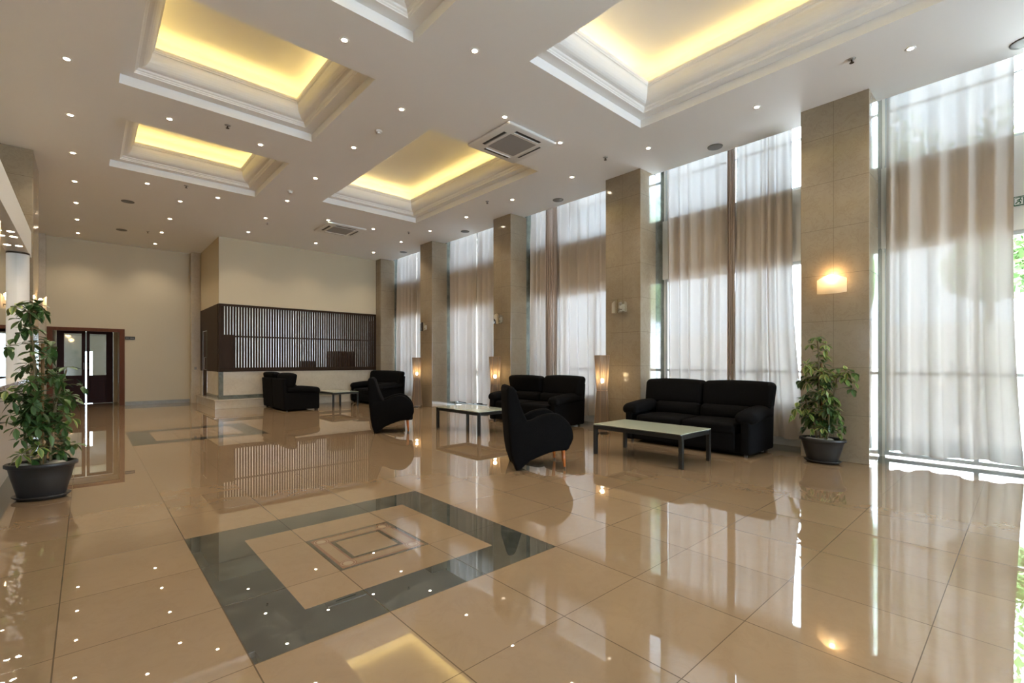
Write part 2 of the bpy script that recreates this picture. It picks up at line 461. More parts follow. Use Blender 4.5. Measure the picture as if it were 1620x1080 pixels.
# door frame
mb = MB()
mb.box(DX0-.09, DX0+.02, YB-.03, YB+.05, 0, DZ+.07); mb.box(DX1-.02, DX1+.09, YB-.03, YB+.05, 0, DZ+.07); mb.box(DX0+.02, DX1-.02, YB-.03, YB+.05, DZ-.02, DZ+.07)
fr = struct(bevel(mb.build('trim_door_frame', M['doorframe'])), 'reddish brown wooden frame around the doorway in the back wall', 'door frame')
# double door
YD = 18.36
door = bpy.data.objects.new('door_1', None); C.objects.link(door); door.location = (0, YD, 0)
struct(door, 'dark mahogany double door with two glazed leaves', 'door')
for s in (-1, 1):
    x0, x1 = (.006, .585) if s > 0 else (-.615, -.018)
    gx0, gx1 = (.075, .435) if s > 0 else (-.465, -.10)
    mb = MB(); y0, y1 = -.025, .025
    mb.box(x0, gx0, y0, y1, .012, 2.10); mb.box(gx1, x1, y0, y1, .012, 2.10); mb.box(gx0, gx1, y0, y1, .012, .82); mb.box(gx0, gx1, y0, y1, 2.02, 2.10)
    mb.box(gx0, gx1, y0-.012, y0, .12, .14); mb.box(gx0, gx1, y0-.012, y0, .70, .72)
    mb.box(gx0, gx0+.02, y0-.012, y0, .12, .72); mb.box(gx1-.02, gx1, y0-.012, y0, .12, .72)
    lf = bevel(mb.build('door_leaf', M['mahogany'], door))
    MB().box(gx0, gx1, -.004, .004, .82, 2.02).build('glass_pane', M['clearglass'], lf)
    hx = .04 if s > 0 else -.055
    MB().tube([(hx, -.03, 1.0), (hx, -.06, 1.0), (hx, -.06, 1.18), (hx, -.03, 1.18)], .008).build('door_handle', M['metal'], lf)

# ------------------------------------------------------------------ right: pillars and glazing
for i, (y0, y1) in enumerate(pillarY):
    yc = (y0+y1)/2
    o = MB().box(0, 7.33-XP, y0-yc, y1-yc, 0, ZC).build('pillar', M['pillar'], loc=(XP, yc, 0))
    struct(bevel(o, .006), 'square cream marble pillar of the window wall', 'pillar')
    jb = MB().box(7.33-XP+.001, XG-XP+.02, y0-yc+.01, y1-yc-.01, 0, 4.8).build('jamb_panel', M['green'], o)
mb = MB()
for i, (y0, y1) in enumerate(bays):
    mb.box(XG-.03, XG+.15, y0-.03, y1+.03, 2.67, 3.70)
for y0, y1 in pillarY: mb.box(XG+.021, XG+.15, y0-.02, y1+.02, 0, 4.85)
mb.box(XG-.04, XG+.15, YN-.2, 14.2, 4.70, 4.9)
sills = [0.0, 0.0, 0.0, .55, .50, .04, .30]
for (y0, y1), s in zip(bays, sills):
    if s > .2: mb.box(XG-.03, XG+.15, y0-.01, y1+.01, 0, s)
struct(mb.build('wall_window', M['white_paint']), 'pale wall band and sills between the upper and lower windows', 'wall')
for i, ((y0, y1), s) in enumerate(zip(bays, sills)):
    w = bpy.data.objects.new('window_%d' % (i+1), None); C.objects.link(w); w.location = (XG+.05, (y0+y1)/2, 0)
    struct(w, 'tall window bay, upper and lower lights in thin grey frames', 'window')
    h = (y1-y0)/2-.015; b = max(s, .02)
    for zz0, zz1, bars in ((3.70, 4.70, [4.44]), (b, 2.67, [])):
        mb = MB(); t = .045
        mb.box(-.03, .03, -h, h, zz0, zz0+t); mb.box(-.03, .03, -h, h, zz1-t, zz1)
        nv = 3 if zz1 < 3 else 2
        for k in range(nv+1):
            yy = -h+(2*h-t)*k/nv
            mb.box(-.028, .028, yy, yy+t, zz0+t, zz1-t)
        for z in bars: mb.box(-.026, .026, -h+t, h-t, z-.02, z)
        if zz1 < 3: mb.box(-.026, .026, -h+t, h-t, 1.05, 1.09)
        f = mb.build('window_frame', M['alu'], w)
        MB().box(-.004, .004, -h+.01, h-.01, zz0+.01, zz1-.01).build('glass_pane', M['glass'], f)

# ------------------------------------------------------------------ curtains
def curtain(ya, yb, label, z0=.14, z1=4.58, gather=0.0, seed=0, xc=7.42, mat=None, flare=0.0, group='sheer curtains of the window wall', flare_side=0):
    rnd = random.Random(seed)
    W = yb-ya; nf = max(4, int(W*(5.2+16*gather)))
    ph = [rnd.uniform(0, 6.28) for _ in range(4)]
    knots = [0]
    for k in range(nf): knots.append(knots[-1]+rnd.uniform(.55, 1.6))
    tot = knots[-1]
    amps = [rnd.uniform(.45, 1.0) for _ in range(nf+1)]
    NU = nf*9; NZ = 36
    mb = MB(); vs = []
    for j in range(NZ+1):
        t = j/NZ; z = z1+(z0-z1)*t
        spread = 1.0+flare*max(0, (t-.45)/.55)**1.6
        for i in range(NU+1):
            u = i/NU; s = u*tot; k = 0
            while k < nf-1 and s > knots[k+1]: k += 1
            q = (s-knots[k])/(knots[k+1]-knots[k])
            a = (.024+.052*amps[k])*(1-.5*gather)
            a *= .55+.45*min(1, t*6)
            x = a*math.sin(2*PI*q+.35*math.sin(3*t+ph[0]))*(1-.25*math.sin(2.2*t+ph[1]+k))
            x += .014*math.sin(5*u+ph[2]+1.5*t)
            yy = ya+W*u+.012*math.sin(2*PI*q*2+ph[3])*(.4+t)+.015*math.sin(2.6*t+ph[1]+k*.7)*t
            if flare:
                e = u if flare_side >= 0 else 1-u
                yy += flare*(max(0, (t-.4)/.6)**2)*(e**2)*flare_side
            zz = z+(.018*math.sin(9*u+ph[1]) if j == NZ else 0)
            vs.append((x, yy, zz))
    fs = [(j*(NU+1)+i, j*(NU+1)+i+1, (j+1)*(NU+1)+i+1, (j+1)*(NU+1)+i) for j in range(NZ) for i in range(NU)]
    mb.add([(x, y-(ya+yb)/2, z) for x, y, z in vs], fs)
    o = mb.build('curtain', mat or M['curtain'], smooth=True, loc=(xc, (ya+yb)/2, 0))
    tag(o, label, 'curtain', group); return o
curtain(.10, 1.19, 'widest lit sheer curtain at the right edge, hem lifted off the floor', seed=1, flare=.10, flare_side=-1, z0=.10)
curtain(3.07, 4.18, 'sheer curtain in the bay behind the nearest sofa, farther half', seed=2)
curtain(2.27, 3.04, 'sheer curtain left of the lamp-lit pillar, its edge flaring toward the floor', seed=3, gather=.1, flare=.20, flare_side=-1)
curtain(3.01, 3.13, 'narrow bunched tan curtain edge above the middle of nearest sofa', seed=4, gather=.9, xc=7.322, mat=M['curtain_brown'], z0=.2)
curtain(5.12, 6.78, 'wide sheer curtain behind the nearest floor lamp', seed=5)
curtain(6.68, 6.98, 'bunched tan curtain folds above the middle sofa', seed=6, gather=.8, xc=7.322, mat=M['curtain_brown'])
curtain(6.88, 7.56, 'narrow sheer curtain right beside the third pillar from the right', seed=7)
curtain(8.22, 9.47, 'sheer curtain right of the bright slit behind the middle coffee table', seed=8)
curtain(9.55, 10.70, 'sheer curtain left of the bright slit behind the middle coffee table', seed=9)
curtain(11.36, 12.44, 'sheer curtain of farthest window, next to the fourth pillar', seed=10)
curtain(12.49, 13.64, 'farthest sheer curtain, beside the slatted reception screen', seed=11)

# ------------------------------------------------------------------ left side: pillars, mirror recess, ledge
def left_pillar(y0, y1):
    yc = (y0+y1)/2
    o = MB().box(-.75, 0, y0-yc, y1-yc, 0, ZC).build('pillar', M['pillar'], loc=(XL, yc, 0))
    struct(bevel(o, .006), 'square cream marble pillar of the left wall', 'pillar')
left_pillar(10.22, 11.33); left_pillar(4.66, 5.74); left_pillar(1.0, 2.1)
struct(MB().box(-1.35, -.76, 16.70, YB, 0, ZC).build('pillar', M['pillar_plain']), 'shallow marble pilaster at the left end of the back wall', 'pillar')
struct(MB().box(2.30, 2.52, 16.62, YB-.021, 0, ZC).build('pillar', M['pillar_plain']), 'shallow marble pilaster between the cream wall and the reception', 'pillar')
struct(MB().box(-1.45, -1.35, YN, YB+.2, 0, ZC+.1).build('wall_left', M['wall']), 'recessed wall above the left mirror recess', 'wall')
mb = MB()
segs = [(YN, 1.0), (2.1, 4.66), (5.74, 10.22)]
for y0, y1 in segs: mb.box(-1.34, -.62, y0, y1, 0, .94)
struct(mb.build('wall_left_low', M['grey_wall']), 'low light grey wall below the mirror', 'wall')
mb = MB()
for y0, y1 in segs: mb.box(-.78, -.60, y0, y1, .94, .985)
struct(mb.build('trim_ledge', M['pillar_plain']), 'cream marble ledge under the mirror', 'ledge')
mb = MB()
for y0, y1 in segs: mb.box(-1.34, -.62, y0, y1, 2.80, 3.19)
struct(mb.build('trim_bulkhead', M['white_paint']), 'white bulkhead above the mirror recess on the left', 'bulkhead')
struct(MB().box(-1.34, -.90, 11.33, 16.70, 0, ZC).build('wall_left_far', M['wall']), 'cream wall between the left pillar and the back wall', 'wall')
for k, (y0, y1) in enumerate(segs):
    tag(MB().box(-.745, -.735, y0+.001, y1-.001, .985, 2.80).build('wall_mirror', M['mirror']),
        ['frameless wall mirror nearest the camera on the left', 'frameless wall mirror above the left ledge, middle one', 'frameless wall mirror beside the white half column at left edge'][k], 'mirror', 'mirrors in the left recess')
o = struct(MB().lathe([(.12, .985), (.12, 2.775)], -.7349, 9.86, 40).build('trim_column', M['white_paint'], smooth=False), 'white round half column against the left mirror', 'column')
MB().lathe([(.123, 2.775), (.123, 2.80)], -.7349, 9.86, 40).build('column_cap', M['bronze'], o)
# small soffit lights of the recess
soff = []
def soffit_light(y, label):
    t = thing('soffit_downlight', label, 'light', (-.68, y, 2.80), 0, 'round lights under the left bulkhead')
    MB().lathe([(.034, -.004), (.045, -.004), (.045, -.0005), (.034, -.0005)], cap=False).build('trim_ring', M['plastic'], t)
    MB().lathe([(.0005, -.002), (.034, -.002)]).build('lens', M['spotlens'], t)
    li = bpy.data.lights.new('soffit_spot', 'SPOT'); li.energy = 8; li.spot_size = 2.2; li.spot_blend = .8; li.color = (1, .8, .55); li.shadow_soft_size = .03
    lo = bpy.data.objects.new('soffit_spot', li); C.objects.link(lo); lo.location = (0, 0, -.012); lo.parent = t
for y, l in ((8.3, 'soffit light under the left bulkhead, nearest in view'), (8.62, 'soffit light under the left bulkhead, second nearest in view'), (9.26, 'soffit light under the left bulkhead just before the white column'),
             (6.3, 'soffit light under the bulkhead, just outside the left edge'), (5.66, 'soffit light under the bulkhead, second outside the left edge')):
    soffit_light(y, l)
# walls closing the hall behind the camera
struct(MB().box(-1.5, 1.4, YN-.2, YN, 0, 4.9).box(6.9, 7.8, YN-.2, YN, 0, 4.9).box(1.4, 6.9, YN-.2, YN, 3.5, 4.9).build('wall_front', M['wall']), 'cream wall behind the camera', 'wall')
wf = MB().box(1.4, 6.9, YN-.11, YN-.10, 0, 3.5).build('window_9', M['glass']); struct(wf, 'unseen glazed front added behind the camera for cool fill light', 'window')  # unseen glazing, added to let cool fill light into the hall
mb = MB()
for k in range(6): mb.box(1.4+k*1.09, 1.45+k*1.09, YN-.14, YN-.07, 0, 3.5)
mb.build('window_frame', M['alu'], wf)

# ------------------------------------------------------------------ reception block
RX, RY = 2.53, 14.03
mb = MB()
mb.box(RX, 7.2, RY, RY+.15, 2.72, ZC); mb.box(RX, RX+.15, RY+.15, 16.62, 2.72, ZC)
struct(mb.build('wall_reception_upper', M['wall']), 'cream upper wall over the slatted reception screen', 'wall')
mb = MB()
mb.box(RX+.10, 6.76, RY+.004, RY+.12, .34, .955); mb.box(RX, RX+.12, RY+.12, 15.60, .24, .955)
struct(mb.build('wall_reception_lower', M['step']), 'polished cream marble parapet of the reception', 'wall')
mb = MB()
mb.box(RX, RX+.10, RY, RY+.12, .24, .955); mb.box(RX+.10, 6.88, RY, RY+.12, .24, .34); mb.box(6.76, 6.88, RY, RY+.12, .34, .955)
mb.box(RX-.012, RX-.001, RY+.12, 15.60, .24, .34)
struct(mb.build('trim_parapet', M['green']), 'grey green marble border of the reception parapet', 'trim')
mb = MB(); mb.box(2.42, 7.2, 13.90, 16.60, 0, .215); mb.box(2.40, 7.2, 13.88, 16.60, .215, .24)
struct(bevel(mb.build('trim_platform', M['step']), .003), 'raised cream marble platform step under the reception', 'platform')
# reception room behind the screen
mb = MB()
mb.box(RX+.15, 7.8, 16.60, 16.70, .24, ZC); mb.box(RX+.16, 7.7, RY+.16, 16.6, 3.0, 3.05)
struct(mb.build('wall_reception_inner', M['white_paint']), 'pale inner wall of reception room behind slats', 'wall')
mb = MB(); mb.box(7.6, 7.75, 14.02, 14.5, 0, 4.8); mb.box(7.6, 7.75, 16.3, YB+.2, 0, 4.8); mb.box(7.6, 7.75, 14.5, 16.3, 0, .9); mb.box(7.6, 7.75, 14.5, 16.3, 2.7, 4.8)
struct(mb.build('wall_reception_side', M['white_paint']), 'outer wall of the reception room', 'wall')
w6 = MB().box(7.66, 7.67, 14.5, 16.3, .9, 2.7).build('window_10', M['glass']); struct(w6, 'window lighting the reception room', 'window')
li = bpy.data.lights.new('reception_fill_light', 'AREA'); li.shape = 'RECTANGLE'; li.size = 3.8; li.size_y = .3; li.energy = 60; li.color = (.92, .95, 1)  # fill light without a fixture, added out of sight to brighten behind the slats
lo = bpy.data.objects.new('reception_fill_light', li); C.objects.link(lo); lo.location = (4.8, 14.42, 2.98)

scr = thing('slatted_screen', 'long dark wood slatted screen over the cream reception parapet', 'screen', (RX, RY, 0))
mb = MB()
yy0, yy1 = -.02, .10
mb.box(0, 4.36, yy0, yy1, 2.665, 2.72); mb.box(0, 4.36, yy0, yy1, .955, 1.06); mb.box(0, .055, yy0, yy1, 1.06, 2.665); mb.box(4.305, 4.36, yy0, yy1, 1.06, 2.665)
bevel(mb.build('screen_frame', M['wenge'], scr), .003)
mb = MB(); n = 65
for k in range(n+1):
    x = .055+.0655*k
    if x+.043 > 4.305: break
    z0 = 1.06 if x > .27 else 1.92
    mb.box(x+.022 if k else x, x+.0655 if k < n else x+.02, .01, .05, z0, 2.665)
mb.build('slats', M['wenge'], scr)
MB().box(.055, 4.305, .052, .075, 1.862, 1.905).build('cross_rail', M['wenge'], scr)
bevel(MB().box(.055, .33, -.005, .06, 1.06, 1.92).build('corner_panel', M['wenge'], scr), .003)
MB().box(-.01, .05, yy1, 1.57, .955, 2.72).box(-.01, .05, 1.57, 2.58, 2.10, 2.72).box(-.01, .05, 2.25, 2.58, .955, 2.10).build('side_panel', M['wenge'], scr)
# door in the reception side
d2 = bpy.data.objects.new('door_2', None); C.objects.link(d2); d2.location = (RX, 15.93, .24)
struct(d2, 'narrow dark glazed door in the side of the reception block', 'door')
MB().box(.0, .04, -.30, .29, 0, 1.84).build('door_leaf', M['wenge'], d2)
MB().box(-.008, .05, -.335, -.30, 0, 1.88).box(-.008, .05, .29, .315, 0, 1.88).box(-.008, .05, -.30, .29, 1.84, 1.88).build('door_frame', M['metal'], d2)
MB().tube([(-.01, -.22, .75), (-.05, -.22, .75), (-.05, -.22, 1.1), (-.01, -.22, 1.1)], .009).build('door_handle', M['metal'], d2)
mb = MB().box(RX+.001, RX+.10, 16.25, 16.62, .24, .955); struct(mb.build('wall_reception_corner', M['step']), 'narrow marble strip beside reception door', 'wall')
# furniture seen through the slats
cb = thing('back_office_cabinet', 'dark brown cabinet behind the right part of the slatted screen', 'cabinet', (5.95, 14.55, .24))
bevel(MB().box(-.37, .37, -.2, .2, 0, 1.30).build('cabinet_body', M['mahogany'], cb))
for s in (-1, 1): MB().box(.01 if s > 0 else -.35, .35 if s > 0 else -.01, -.215, -.201, .05, 1.25).build('cabinet_door', M['mahogany'], cb)
dk = thing('reception_desk', 'long dark desk just behind the slatted screen', 'desk', (4.6, 14.5, .24))
MB().box(-1.5, .95, -.25, .25, .70, .74).build('desk_top', M['wenge'], dk)
for x in (-1.45, .90): MB().box(x-.03, x+.03, -.22, .22, 0, .70).build('desk_side', M['wenge'], dk)
mo = thing('desk_monitor', 'small dark monitor on the desk behind the slatted screen', 'monitor', (4.93, 14.5, .98))
bevel(MB().box(-.23, .23, -.015, .015, .04, .26).build('monitor_screen', M['black'], mo)); MB().box(-.02, .02, -.01, .03, .005, .05).box(-.09, .09, -.07, .07, 0, .008).build('monitor_stand', M['black'], mo)

# ------------------------------------------------------------------ ceiling fittings
SP = 27.0
def make_downlight(loc, label, group, energy=SP):
    t = thing('recessed_downlight', label, 'downlight', loc, 0, group)
    t.location.z = ZC
    MB().lathe([(.027, -.003), (.042, -.006), (.048, -.0008), (.027, -.0008)], cap=False, seg=20).build('trim_ring', M['plastic'], t, smooth=True)
    MB().lathe([(.0005, -.002), (.027, -.002)], seg=16).build('lens', M['spotlens'], t)
    li = bpy.data.lights.new('downlight_lamp', 'SPOT'); li.energy = energy; li.spot_size = 2.0; li.spot_blend = .9; li.color = (1, .86, .68); li.shadow_soft_size = .035
    lo = bpy.data.objects.new('downlight_lamp', li); C.objects.link(lo); lo.parent = t; lo.location = (0, 0, -.02)
    return t
rows = [
    (-.155, [6.90, 8.44, 9.95, 11.50, 13.03, 14.55, 16.07], 'row closest to the left wall'),
    (.82, [7.69, 10.75], 'two left of centre between square coffers'),
    (1.92, [4.62, 7.69, 10.75], 'three right of centre between square coffers'),
    (1.40, [11.50, 13.07, 14.60, 16.12], 'row from the last square coffer to the back wall'),
    (2.99, [3.87, 5.40, 6.85, 8.45, 10.02, 11.55, 13.08], 'row down the middle of the ceiling between the coffers'),
    (4.60, [4.15, 13.08], None),
    (6.30, [.82, 2.32, 3.87, 5.38, 6.93, 8.46, 9.96, 11.40, 13.04], 'row in front of the window pillars'),
]
rows[5] = (4.09, [4.65, 10.75], 'two between the rectangular coffers, left one')
rows.append((5.18, [4.65, 10.74], 'two between the rectangular coffers, right one'))
rows.append((4.64, [13.08], None))
ordw = ['nearest', 'second nearest', 'third nearest', 'fourth nearest', 'fifth nearest', 'sixth nearest', 'seventh nearest', 'eighth nearest', 'ninth nearest', 'farthest']
for X, ys, name in rows:
    for k, y in enumerate(ys):
        if name is None: lab = 'small lit ceiling spot closest above the middle of the reception screen'
        elif len(ys) > 1 and k == len(ys)-1: lab = 'ceiling spot, farthest of the '+name
        else: lab = 'ceiling spot, '+ordw[k]+' of the '+name
        make_downlight((X, y, ZC), lab, 'recessed spots in the ceiling')
# the same grid goes on behind and beside the camera
for X, ys in ((-.155, [5.4, 3.87, 2.3, .8, -.8, -2.3, -3.8]), (.82, [1.6, 4.6, -1.5]), (1.92, [1.6, -1.5]), (2.99, [2.3, .8, -.8, -2.3, -3.8]), (6.3, [-.8, -2.3, -3.8])):
    for y in ys: make_downlight((X, y, ZC), 'small lit ceiling spot above the camera, outside the picture', 'ceiling spots above the camera')

def disc_speaker(x, y, label):
    t = thing('ceiling_speaker', label, 'speaker', (x, y, ZC), 0, 'round ceiling speakers')
    MB().lathe([(.088, -.010), (.105, -.010), (.108, -.001), (.088, -.001)], cap=False, seg=28).build('rim', M['speaker'], t, smooth=True)
    MB().lathe([(.0005, -.012), (.06, -.011), (.088, -.008)], seg=28, cap=False).build('grille', M['speaker'], t, smooth=True)
for x, y, l in ((7.0, 3.17, 'round grey ceiling speaker above the nearest sofa, by the curtain'), (6.98, 6.32, 'round grey ceiling speaker right of the second rectangular coffer'),
                (6.96, 9.40, 'round grey ceiling speaker before the third pillar from the right'), (6.93, 12.4, 'farthest round ceiling speaker near the last window'),
                (.62, 12.22, 'round dark ceiling speaker on the left behind the last square coffer'), (.64, 14.95, 'round dark ceiling speaker on the left nearest the back wall'),
                (7.02, .03, 'round ceiling speaker cut by the right edge of the picture')): disc_speaker(x, y, l)
def sprinkler(x, y, label):
    t = thing('ceiling_sprinkler', label, 'sprinkler', (x, y, ZC), 0, 'small fire sprinklers')
    MB().lathe([(.006, -.0), (.038, -.002), (.030, -.010), (.0005, -.012)], seg=16).build('cup', M['metal'], t, smooth=True)
    MB().lathe([(.007, -.012), (.007, -.035), (.022, -.040), (.022, -.043), (.0005, -.044)], seg=12).build('nozzle', M['bronze'], t)
for x, y, l in ((1.43, 7.36, 'small ceiling sprinkler between the two square coffers'), (1.36, 10.4, 'small ceiling sprinkler just behind the farther square coffer'),
                (6.08, 4.50, 'small ceiling sprinkler left of the second pillar from the right'), (5.99, 7.34, 'small ceiling sprinkler right of the farther rectangular coffer'),
                (6.05, 1.27, 'small ceiling sprinkler nearest the camera, at upper right'), (3.12, 11.9, 'small ceiling sprinkler left of the farther ceiling cassette'),
                (5.96, 10.4, 'small ceiling sprinkler farthest along the window side'), (1.13, 14.7, 'small ceiling sprinkler near the cream back wall')): sprinkler(x, y, l)
def smoke(x, y, label):
    t = thing('smoke_detector', label, 'smoke detector', (x, y, ZC), 0, 'white smoke detectors')
    MB().lathe([(.05, 0), (.05, -.012), (.045, -.020)], seg=24).build('base', M['plastic'], t, smooth=False)
    MB().lathe([(.034, -.020), (.034, -.040), (.026, -.046), (.0005, -.047)], seg=24).build('sensor_head', M['plastic'], t)
smoke(3.03, 6.12, 'white smoke detector beside the bright spot in the ceiling centre'); smoke(2.86, 9.40, 'farther white smoke detector near the middle of ceiling')

def cassette(x, y, label):
    t = thing('ceiling_air_conditioner', label, 'air conditioner', (x, y, ZC), 0, 'square ceiling cassettes')
    def plate(px, py, pz, p): return (p.x, p.y, p.z)
    a = .465
    mb = MB().rbox((0, 0, -.022), (2*a, 2*a, .042), .02, mid=2, cs=2)
    mb.build('panel', M['plastic'], t, smooth=True)
    mb = MB()
    for k in range(4):
        an = k*PI/2; o = len(mb.v)
        mb.box(-.24, .24, .315, .365, -.0462, -.0435)
        for i in range(o, len(mb.v)):
            px, py, pz = mb.v[i]; mb.v[i] = (px*math.cos(an)-py*math.sin(an), px*math.sin(an)+py*math.cos(an), pz)
    mb.build('air_slot', M['black'], t)
    mb = MB()
    for k in range(4):
        an = k*PI/2; o = len(mb.v)
        mb.box(-.24, .24, .322, .326, -.0475, -.0465).box(-.24, .24, .305, .315, -.056, -.0437)
        for i in range(o, len(mb.v)):
            px, py, pz = mb.v[i]; mb.v[i] = (px*math.cos(an)-py*math.sin(an), px*math.sin(an)+py*math.cos(an), pz)
    mb.build('louvre', M['plastic'], t)
    mb = MB().box(-.25, .25, -.25, .25, -.047, -.0435)
    mb.build('intake_grille', M['grille'], t)
cassette(4.65, 5.125, 'large square ceiling air conditioner between the two rectangular coffers')
cassette(4.58, 11.28, 'small looking far ceiling air conditioner behind the second rectangular coffer')

# ------------------------------------------------------------------ wall lamps
def sconce(loc, rz, label, lit, frost, group):
    """local: +x points away from the wall, y along it"""
    t = thing('wall_lamp', label, 'wall lamp', loc, rz, group)
    MB().box(.001, .012, -.05, .05, -.08, .04).build('back_plate', M['plastic'] if not lit else M['frost'], t)
    MB().tube([(.01, 0, -.05), (.09, 0, -.05)], .007).box(.088, .10, -.008, .008, -.085, -.04).build('bracket', M['bronze'], t)
    mb = MB(); n = 14; vs = []
    th = .005
    for s in (0, 1):
        for i in range(n+1):
            y = -.155+.31*i/n; x = .115-1.5*y*y+s*th
            top = .115-.9*abs(y)**1.5
            vs += [(x, y, -.12+.5*y*y), (x, y, top)]
    m2 = (n+1)*2
    fs = [(2*i, 2*i+2, 2*i+3, 2*i+1) for i in range(n)]+[(m2+2*i, m2+2*i+1, m2+2*i+3, m2+2*i+2) for i in range(n)]
    fs += [(2*i+1, 2*i+3, m2+2*i+3, m2+2*i+1) for i in range(n)]+[(2*i, m2+2*i, m2+2*i+2, 2*i+2) for i in range(n)]
    fs += [(0, 1, m2+1, m2), (2*n, m2+2*n, m2+2*n+1, 2*n+1)]
    mb.add(vs, fs); mb.build('glass_shade', M['frost'] if frost else M['clearglass'], t, smooth=False)
    MB().ball((.05, 0, .045), .026, .030, .034).build('bulb', M['sconce_on'] if lit else M['grille'], t, smooth=True)
    if lit:
        li = bpy.data.lights.new('wall_lamp_glow', 'POINT'); li.energy = 2.6; li.color = (1, .62, .28); li.shadow_soft_size = .03
        lo = bpy.data.objects.new('wall_lamp_glow', li); C.objects.link(lo); lo.parent = t; lo.location = (.06, 0, .10)
sconce((XP, 1.625, 2.17), PI, 'lit frosted wall lamp on the nearest window pillar', True, True, 'wall lamps on pillars')
sconce((XP, 4.72, 2.17), PI, 'unlit clear glass wall lamp on the second window pillar', False, False, 'wall lamps on pillars')
sconce((XP, 7.92, 2.17), PI, 'unlit clear glass wall lamp on the third window pillar', False, False, 'wall lamps on pillars')
sconce((XP, 11.05, 2.17), PI, 'unlit clear glass wall lamp on the fourth window pillar', False, False, 'wall lamps on pillars')
sconce((XL, 10.80, 2.17), 0, 'lit wall lamp on the left pillar above the tall plant', True, True, 'wall lamps on pillars')
sconce((XL, 5.20, 2.17), 0, 'lit wall lamp cut by the left edge of the picture', True, True, 'wall lamps on pillars')

# signs
es = thing('exit_sign', 'green running-man exit sign on the wall band at the right edge', 'sign', (XG-.032, .112, 2.985))
MB().box(-.012, 0, -.36, 0, -.055, .045).build('sign_board', M['sign_green'], es)
MB().box(-.014, -.0125, -.085, -.006, -.046, .037).build('pictogram_panel', M['sign_white'], es)
mb = MB()
def strokeyz(mb, pts, w=.005, x=-.0150):
    for (a, b_), (c_, d_) in zip(pts[:-1], pts[1:]):
        v = Vector((c_-a, d_-b_)); n_ = Vector((-v.y, v.x)).normalized()*w
        mb.add([(x, a+n_.x, b_+n_.y), (x, a-n_.x, b_-n_.y), (x, c_-n_.x, d_-n_.y), (x, c_+n_.x, d_+n_.y),
                (x+.0009, a+n_.x, b_+n_.y), (x+.0009, a-n_.x, b_-n_.y), (x+.0009, c_-n_.x, d_-n_.y), (x+.0009, c_+n_.x, d_+n_.y)], [(0, 1, 2, 3), (7, 6, 5, 4), (0, 4, 5, 1), (2, 6, 7, 3)])
strokeyz(mb, [(-.048, .014), (-.040, -.008), (-.054, -.022), (-.046, -.040)], .0045)
strokeyz(mb, [(-.040, -.008), (-.026, -.020), (-.014, -.034)], .0045)
strokeyz(mb, [(-.062, -.004), (-.050, .010), (-.034, .008), (-.026, -.004)], .0035)
strokeyz(mb, [(-.078, .030), (-.012, .030)], .003); strokeyz(mb, [(-.075, .030), (-.075, -.044)], .003)
mb.box(-.015, -.0141, -.057, -.047, .015, .026)
mb.build('running_man', M['sign_green'], es)
mb = MB(); strokeyz(mb, [(-.16, -.005), (-.105, -.005)], .006, -.0135); strokeyz(mb, [(-.130, .020), (-.105, -.005), (-.130, -.030)], .006, -.0135)
mb.build('arrow', M['sign_white'], es)
ds = thing('door_sign', 'small black sign with pale lettering right of the brown door frame', 'sign', (.90, YB-.001, 1.875))
MB().box(-.105, .115, -.012, 0, -.042, .042).build('sign_plate', M['black'], ds)
mb = MB(); x = -.088
for k in range(9):
    if k == 4: x += .018
    mb.box(x, x+.012, -.0135, -.0122, -.012, .010); x += .0185
mb.build('lettering', simple('faded_sign_lettering', (.35, .34, .28), .5), ds)
sw = tag(MB().box(2.37, 2.43, 16.607, 16.619, .98, 1.06).build('wall_switch', M['grille']), 'small grey wall switch on the pilaster left of reception', 'switch')

